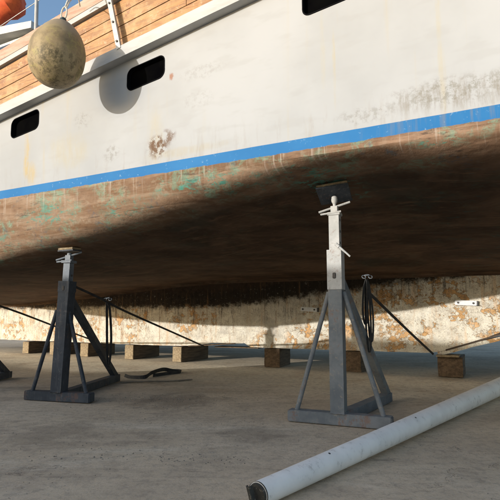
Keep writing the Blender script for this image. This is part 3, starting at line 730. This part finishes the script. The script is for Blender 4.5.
# ------------------------------------------------------------------ boat stands
def build_stand(loc, yaw, bw_, rear, post_h, top_h, pad_z, post_w, mat, imat, label, pad_rot, lean=0.0, beam_h=0.085, pad=(0.30, 0.20), skew=0.0, iw=0.76):
    t = empty('boat_stand', loc, yaw); tag(t, label, 'boat stand', 'boat stands propping the hull')
    bm = bmesh.new(); box(bm, (0, 0, beam_h / 2 + 0.002), (bw_, 0.095, beam_h)); fb_ = obj('front_beam', bm, mat, t, bevel=0.005)
    for s in (-1, 1):
        bm = bmesh.new(); box(bm, (s * (bw_ / 2 + 0.0025), 0, beam_h / 2 + 0.002), (0.004, 0.078, beam_h - 0.018)); obj('end_cap', bm, mat, fb_)
    bm = bmesh.new(); bar(bm, (skew * 0.02, 0.0480, beam_h / 2 + 0.002), (skew, rear, beam_h / 2 + 0.002), 0.085, beam_h - 0.006); obj('rear_beam', bm, mat, t, bevel=0.005)
    # outer post with a slot
    top = Vector((lean * post_h, 0, post_h))
    hw = post_w / 2
    bm = bmesh.new(); bar(bm, (0, 0, beam_h + 0.001), top, post_w, post_w, up=(0, 1, 0)); po = obj('outer_post', bm, mat, t, bevel=0.008)
    # upper post casing; on the tall stand pale metal paints in its sunlit part
    s0 = top - Vector((lean, 0, 1)) * (0.30 if post_h > 1.15 else 0.10)
    bm = bmesh.new(); bar(bm, s0, top + Vector((0, 0, 0.004)), post_w + 0.008, post_w + 0.008, up=(0, 1, 0)); sl = obj('sleeve', bm, imat if post_h > 1.15 else mat, po, bevel=0.006)
    mid = s0.lerp(top, 0.35)
    bm = bmesh.new(); box(bm, mid + Vector((0.0, -hw - 0.005, 0)), (0.026, 0.008, 0.045)); obj('slot', bm, MAT['bolt'], po, bevel=0.004)
    d = Vector((lean, 0, 1)).normalized()
    it = top + d * (top_h - post_h)
    bm = bmesh.new(); bar(bm, top - d * 0.02, it, post_w * iw, post_w * iw, up=(0, 1, 0)); ip = obj('inner_post', bm, imat, t, bevel=0.006)
    k = 0
    p = top + d * 0.06
    while (p - it).dot(d) < -0.03:
        bm = bmesh.new(); q = p + Vector((post_w * 0.38, 0, 0)); tube(bm, [q - Vector((0.004, 0, 0)), q + Vector((0.0025, 0, 0))], 0.011, 10); obj('pin_hole', bm, MAT['bolt'], ip)
        p = p + d * 0.09
    # nut collar, screw, handle
    bm = bmesh.new(); box(bm, it + d * 0.012, (post_w * 0.95, post_w * 0.95, 0.024)); co = obj('collar', bm, imat, t, bevel=0.003)
    bm = bmesh.new(); bar(bm, it + d * 0.024, it + d * 0.075, post_w * 0.5, post_w * 0.5, up=(0, 1, 0)); obj('nut', bm, imat, co, bevel=0.004)
    bm = bmesh.new(); c = it + d * 0.062; tube(bm, [c + Vector((-0.115, -0.045, -0.035)), c + Vector((0.115, 0.03, 0.045))], 0.009, 8); obj('handle', bm, imat, co, smooth=True)
    bm = bmesh.new(); c = it + d * 0.02; tube(bm, [c + Vector((-0.10, -0.05, -0.012)), c + Vector((0.06, -0.045, 0.004))], 0.008, 8); obj('handle', bm, imat, co, smooth=True)
    pc = Vector((it.x + (pad_z - it.z) * lean, 0, pad_z))
    bm = bmesh.new()
    tube(bm, [it + d * 0.07, pc - d * 0.03], 0.013, 10); sc = obj('screw', bm, MAT['galv'], t, smooth=True)
    bm = bmesh.new(); tube(bm, [pc - d * 0.075, pc - d * 0.06, pc - d * 0.045, pc - d * 0.02, pc - d * 0.012], [0.014, 0.022, 0.025, 0.022, 0.012], 12); obj('ball_joint', bm, imat, sc, smooth=True)
    rot = Matrix.Rotation(pad_rot[2], 3, 'Z') @ Matrix.Rotation(pad_rot[0], 3, 'X') @ Matrix.Rotation(pad_rot[1], 3, 'Y')
    bm = bmesh.new(); box(bm, pc + rot @ Vector((0, 0, 0.004)), (pad[0], pad[1], 0.012), rot); pd = obj('pad_plate', bm, MAT['stand_dark'], t, bevel=0.002)
    bm = bmesh.new(); box(bm, pc + rot @ Vector((0, -0.002, 0.021)), (pad[0] - 0.01, pad[1] - 0.006, 0.020), rot); obj('pad_board', bm, MAT['timber_pale'], pd, bevel=0.003)
    def weld(pts, r=0.006):
        bm = bmesh.new(); c = curve(pts, 5)
        tube(bm, c, [r * (0.8 + 0.35 * math.sin(i * 2.1)) for i in range(len(c))], 6); obj('weld_bead', bm, mat, t, smooth=True)
    for sx in (-1, 1): weld([(sx * (hw + 0.002), -hw, beam_h + 0.002), (sx * (hw + 0.002), 0, beam_h + 0.003), (sx * (hw + 0.002), hw, beam_h + 0.002)])
    weld([(-hw, -hw - 0.002 if hw < 0.047 else -0.047, beam_h + 0.002), (0, -hw - 0.001, beam_h + 0.003), (hw, -hw - 0.002, beam_h + 0.002)])
    # braces
    for s in (-1, 1):
        bm = bmesh.new(); tube(bm, [(s * (bw_ / 2 - 0.06), 0.0, beam_h), (s * (hw + 0.006), 0.0, post_h * 0.74 + 0.02)], 0.0185, 12); obj('brace', bm, mat, t, smooth=True)
    bm = bmesh.new(); bar(bm, (skew, rear - 0.03, beam_h * 0.6), (lean * post_h * 0.8, hw - 0.005, post_h * 0.86), 0.062, 0.062); obj('rear_leg', bm, mat, t, bevel=0.004)
    return t

st1 = build_stand((0.662, 3.845, 0), R(-23), 0.77, 1.14, 1.30, 1.575, 1.745, 0.104, MAT['stand_grey'], MAT['galv'],
    'tall grey steel boat stand in front with tilted pad and pale metal upper tube', (R(-19), R(-6), R(4)), skew=0.20, pad=(0.25, 0.25))
st2 = build_stand((-1.80, 4.84, 0), R(-15), 0.70, 1.36, 1.12, 1.30, 1.415, 0.112, MAT['stand_dark'], MAT['stand_pale'],
    'dark grey steel boat stand on the left with a small flat pad', (R(2), R(-2), R(0)), lean=0.035, pad=(0.17, 0.15), skew=-0.17, iw=0.62)
st3 = build_stand((-3.25, 5.24, 0), R(-13), 0.70, 1.27, 1.08, 1.22, 1.36, 0.125, MAT['stand_dark'], MAT['galv'],
    'boat stand at the left edge of the frame with only its rear foot showing', (R(0), R(-2), R(0)), pad=(0.22, 0.18), skew=-0.1)
# locking pin on the front stand
def in_world(st, v): return st.matrix_basis @ Vector(v)
bm = bmesh.new(); tube(bm, [(0.03, -0.07, 1.335), (0.10, -0.065, 1.27), (0.125, -0.06, 1.245)], [0.010, 0.007, 0.007], 8)
tube(bm, [(0.02, -0.07, 1.345), (0.045, -0.07, 1.32)], 0.013, 8); obj('locking_pin', bm, MAT['galv'], st1, smooth=True)

# ------------------------------------------------------------------ keel blocks
blocks = [(8.05, .17, 0.23), (7.25, .17, 0.245), (6.42, .19, 0.248), (5.32, .19, 0.248), (4.26, .19, 0.25), (2.52, .25, 0.276), (1.25, .25, 0.28), (-0.02, .30, 0.285)]
lab = ['timber keel block at the far left end of the row under the keel', 'timber keel block just left of the dark stand post, pale sunlit end',
       'timber keel block seen between the post and rear leg of the dark stand', 'pale ended timber keel block just right of the dark stand',
       'timber keel block with a sunlit rough end where the left strap meets the keel', 'brown timber keel block between the split keel shoe and the front stand',
       'brown timber keel block seen behind the rear leg of the front stand', 'large brown timber keel block at right with a pale board on top']
for i, (t, w, h) in enumerate(blocks):
    shade = i in (5, 6, 7)
    e = empty('keel_block', W(t, 0, 0), BRZ + R([3, -2, 4, 2, -3, 5, -4, 2][i])); tag(e, lab[i], 'timber block', 'timber blocks under the keel')
    bm = bmesh.new(); ln = 0.75 if i < 5 else 0.50
    box(bm, (0, ln / 2 - 0.14, h / 2 - 0.012 if i == 7 else h / 2), (w, ln, h - (0.03 if i == 7 else 0.0)))
    bmesh.ops.subdivide_edges(bm, edges=bm.edges, cuts=3, use_grid_fill=True)
    for v in bm.verts:
        a = 0.006 * noise.noise(v.co * 9 + Vector((i * 3, 0, 0)))
        v.co += Vector((a, a, 0 if v.co.z < 0.01 or v.co.z > h - 0.02 else a))
    obj('baulk', bm, MAT['timber'] if shade else MAT['timber'], e, bevel=0.004)
    if i == 7:
        bm = bmesh.new(); box(bm, (-0.02, -0.10, h - 0.012), (0.27, 0.30, 0.022)); obj('packing_board', bm, MAT['timber_pale'], e, bevel=0.003)
    if not shade:  # pale end face paints in the sunlight on these blocks
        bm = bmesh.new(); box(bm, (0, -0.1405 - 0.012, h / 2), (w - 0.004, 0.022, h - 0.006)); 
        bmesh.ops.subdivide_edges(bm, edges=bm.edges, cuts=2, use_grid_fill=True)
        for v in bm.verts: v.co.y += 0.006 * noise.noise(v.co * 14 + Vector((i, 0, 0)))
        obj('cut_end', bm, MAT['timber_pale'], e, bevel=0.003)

# ------------------------------------------------------------------ straps
def strap(name, pts, w, side, label, cat='strap', group=None, mat='webbing', t=0.006, n=6):
    o_ = Vector(pts[0]); bm = bmesh.new(); ribbon(bm, [p - o_ for p in curve(pts, n)], w, t, side)
    o = obj(name, bm, MAT[mat]); o.location = o_; tag(o, label, cat, group); return o
G = 'black straps tying the stands to the keel'
side = (0.5, -0.3, 1.0)
k1 = W(0.17, 0.17, 0.285); k2 = W(3.72, 0.17, 0.275); k3 = W(6.03, 0.17, 0.27)
strap('tie_strap', [(1.055, 4.40, 0.985), Vector((1.055, 4.40, 0.985)).lerp(k1, 0.5) + Vector((0, 0, -0.006)), k1], 0.026, side,
      'black strap slanting down from the front stand to the right keel block', group=G)
strap('tie_strap', [(-1.80, 5.05, 1.10), (-1.64, 5.45, 0.985), (-1.464, 5.9, 0.84), Vector((-1.464, 5.9, 0.84)).lerp(k2, 0.5), k2], 0.024, side,
      'black strap slanting from the left stand down to the keel at its split shoe', group=G)
strap('tie_strap', [(-3.36, 5.6, 1.02), (-3.081, 6.2, 0.903), Vector((-3.081, 6.2, 0.903)).lerp(k3, 0.5), k3], 0.024, side,
      'thin black strap running from the left frame edge down behind the dark stand', group=G)
# hanging strap loops on the rear legs
def bundle(top, length, label, spread, mat='webbing', w=0.045):
    t = empty('strap_bundle', top); tag(t, label, 'strap bundle', 'folded straps hanging from the stands')
    for i, (dx, dy, ln) in enumerate(spread):
        bm = bmesh.new(); ln *= length
        pts = [(0, 0, 0), (dx * 0.6 - 0.012, dy, -ln * 0.25), (dx - 0.012, dy, -ln * 0.7), (dx, dy, -ln), (dx + 0.022, dy + 0.004, -ln * 0.97), (dx + 0.03, dy + 0.006, -ln * 0.6), (dx * 0.5 + 0.02, dy + 0.004, -ln * 0.15), (0.006, 0.002, -0.003)]
        ribbon(bm, curve(pts, 5), w, 0.004, (0.55, 0.75, 0)); obj('strap_loop', bm, MAT[mat], t)
    bm = bmesh.new()
    for k in range(3):
        c = Vector((-0.02 + 0.028 * k, 0, 0.02 + 0.016 * (k % 2))); a0 = 0 if k % 2 else 1
        tube(bm, [c + (Vector((0.016 * math.cos(a), 0.012 * math.sin(a) * a0, 0.014 * math.sin(a))) if a0 else Vector((0.02 * math.cos(a), 0.014 * math.sin(a), 0.004 * math.sin(a)))) for a in [2 * math.pi * j / 12 for j in range(13)]], 0.0035, 6)
    obj('shackle', bm, MAT['stand_pale'], t, smooth=True)
    return t
bundle((1.00, 4.30, 1.11), 0.60, 'bunch of folded black straps hanging on the rear leg of the front stand', [(0.0, 0, 1.0), (0.025, 0.02, 0.86), (-0.03, -0.02, 0.62)], w=0.034)
bundle((-1.60, 5.62, 0.95), 0.68, 'narrow loop of dark strap hanging beside the rear leg of the left stand', [(0.03, 0, 1.0)], 'webbing', 0.03)
# chain / shackles at head of left stand strap
# strap lying on the ground
strap('loose_strap', [(-1.62, 6.62, 0.012), (-1.50, 6.45, 0.012), (-1.32, 6.42, 0.02), (-1.27, 6.62, 0.05), (-1.18, 6.95, 0.055), (-1.08, 7.10, 0.02), (-0.98, 7.12, 0.012), (-0.96, 6.98, 0.012), (-1.10, 6.82, 0.014), (-1.25, 6.60, 0.014)], 0.05, (0.25, 0.1, 1.0),
      'slack dark strap lying in a loop on the concrete behind the left stand', mat='webbing', t=0.008)
strap('loose_strap', [(-1.52, 6.02, 0.008), (-1.25, 6.12, 0.008), (-0.95, 6.16, 0.009), (-0.72, 6.30, 0.008)], 0.05, (0.2, -1.0, 0.1),
      'flat tail of grey strap on the concrete at the foot of the left stand', mat='webbing_grey', t=0.006)

# ------------------------------------------------------------------ white mast on the ground
ma = Vector((0.034, 2.243, 0.058)); mb = Vector((2.502, 5.135, 0.090))
def mast_r(s): return 0.0520 + 0.0075 * min(s, 4.2)
mast = empty('mast', (ma.x, ma.y, 0)); tag(mast, 'long white tapered mast lying on the concrete at lower right', 'mast')
o0 = Vector((ma.x, ma.y, 0)); d = (mb - ma).normalized()
bm = bmesh.new(); NN = 24; LEN = 6.5
pts = [ma + d * (LEN * i / NN) - o0 for i in range(NN + 1)]
tube(bm, pts, [mast_r(LEN * i / NN) for i in range(NN + 1)], 40)
obj('mast_tube', bm, MAT['mast'], mast, smooth=True)
bm = bmesh.new(); x_, y_ = frame(d)
tube(bm, [ma - o0 - d * 0.003, ma - o0 + d * 0.004], [0.0528, 0.0530], 40, cap=False); obj('end_rim', bm, MAT['mast_end'], mast, smooth=True)
bm = bmesh.new()
tube(bm, [ma - o0 - d * 0.002, ma - o0 - d * 0.012], [0.048, 0.044], 28); cap_ = obj('end_plug', bm, MAT['mast_end'], mast, smooth=True)
bm = bmesh.new(); bar(bm, ma - o0 - d * 0.052 + y_ * 0.0, ma - o0 - d * 0.028, 0.014, 0.086, up=y_ + x_ * 0.35); obj('tongue', bm, MAT['mast_end'], cap_, bevel=0.003)
bm = bmesh.new(); bar(bm, ma - o0 - d * 0.034 + x_ * 0.022, ma - o0 - d * 0.028 + x_ * 0.022, 0.008, 0.08, up=y_ + x_ * 0.35); obj('plug_slot', bm, MAT['bolt'], cap_)
for s_, aa in ((1.62, 0.4), (2.35, -0.2), (0.55, 0.3)):
    c = ma - o0 + d * s_; r_ = mast_r(s_)
    v = (-x_ * math.sin(aa) + Vector((0, 0, 1)) * 0.5 + Vector((-0.6, -0.5, 0))).normalized(); v = (v - d * v.dot(d)).normalized()
    bm = bmesh.new(); tube(bm, [c + v * (r_ - 0.006), c + v * (r_ + 0.002)], 0.006, 10); obj('rivet', bm, MAT['bolt'], mast)

# ------------------------------------------------------------------ chips and grit on the concrete
rg = random.Random(11); bm = bmesh.new()
def chip(x, y, s):
    a = rg.uniform(0, 6.28); h = s * rg.uniform(0.15, 0.6)
    vs = []
    for k in range(4):
        q = a + k * 1.57 + rg.uniform(-0.4, 0.4); vs.append(bm.verts.new((x + s * math.cos(q) * rg.uniform(0.6, 1), y + s * math.sin(q) * rg.uniform(0.6, 1), -0.002)))
    tp = bm.verts.new((x + rg.uniform(-s, s) * 0.3, y + rg.uniform(-s, s) * 0.3, h))
    for k in range(4): bm.faces.new((vs[k], vs[(k + 1) % 4], tp))
for _ in range(1500):
    y = 2.2 + 8 * rg.random() ** 1.3; x = rg.uniform(-0.56, 0.56) * y * 1.05
    chip(x, y, rg.uniform(0.002, 0.0065))
for (cx, cy, n_, sp) in [(-0.28, 2.95, 70, 0.12), (-0.95, 5.0, 260, 0.26), (-0.62, 4.55, 120, 0.3), (-0.3, 5.0, 80, 0.3), (1.75, 2.9, 25, 0.1), (-0.75, 3.1, 40, 0.2)]:
    for _ in range(n_): chip(rg.gauss(cx, sp), rg.gauss(cy, sp * 0.5), rg.uniform(0.003, 0.011))
db = obj('grit', bm, MAT['debris']); tag(db, 'loose grit and paint chips scattered over the concrete', 'grit', kind='stuff')

# ------------------------------------------------------------------ unseen building added behind the camera, roofline shaped to shade the foreground
QH = Vector((-LH.y, LH.x, 0))
def sh(a, q, z): return LH * a + QH * q + Vector((0, 0, z))
prof = [(-1.8, 3.0), (2.9, 3.0), (3.6, 2.84), (5.0, 2.76), (6.0, 2.5), (6.6, 1.95), (6.9, 1.80), (7.5, 1.70), (9.5, 1.62)]
origin = sh(-8, 3, 0)
shade_blocker = empty('shed', origin); tag(shade_blocker, 'low rendered shed with a lean-to standing behind the photographer', 'shed')
bm = bmesh.new()
fr = [bm.verts.new(sh(-8, q, z - 0.05) - origin) for q, z in prof]; fb0 = [bm.verts.new(sh(-8, q, 0) - origin) for q, z in prof]
bk = [bm.verts.new(sh(-11, q, z - 0.05) - origin) for q, z in prof]; bb0 = [bm.verts.new(sh(-11, q, 0) - origin) for q, z in prof]
m = len(prof)
for k in range(m - 1):
    bm.faces.new((fb0[k], fb0[k + 1], fr[k + 1], fr[k])); bm.faces.new((bb0[k], bk[k], bk[k + 1], bb0[k + 1]))
for s in (0, m - 1): bm.faces.new((fb0[s], fr[s], bk[s], bb0[s]))
obj('wall', bm, MAT['shed_wall'], shade_blocker)
bm = bmesh.new()
a_ = [[bm.verts.new(sh(a, q, z + dz) - origin) for q, z in prof] for a, dz in ((-7.9, 0), (-7.9, -0.04), (-11.1, -0.04), (-11.1, 0))]
for i in range(4):
    for k in range(m - 1): bm.faces.new((a_[i][k], a_[i][k + 1], a_[(i + 1) % 4][k + 1], a_[(i + 1) % 4][k]))
for s in (0, m - 1): bm.faces.new([a_[i][s] for i in range(4)])
obj('roof', bm, MAT['shed_roof'], shade_blocker)  # roof of the added unseen shade blocker
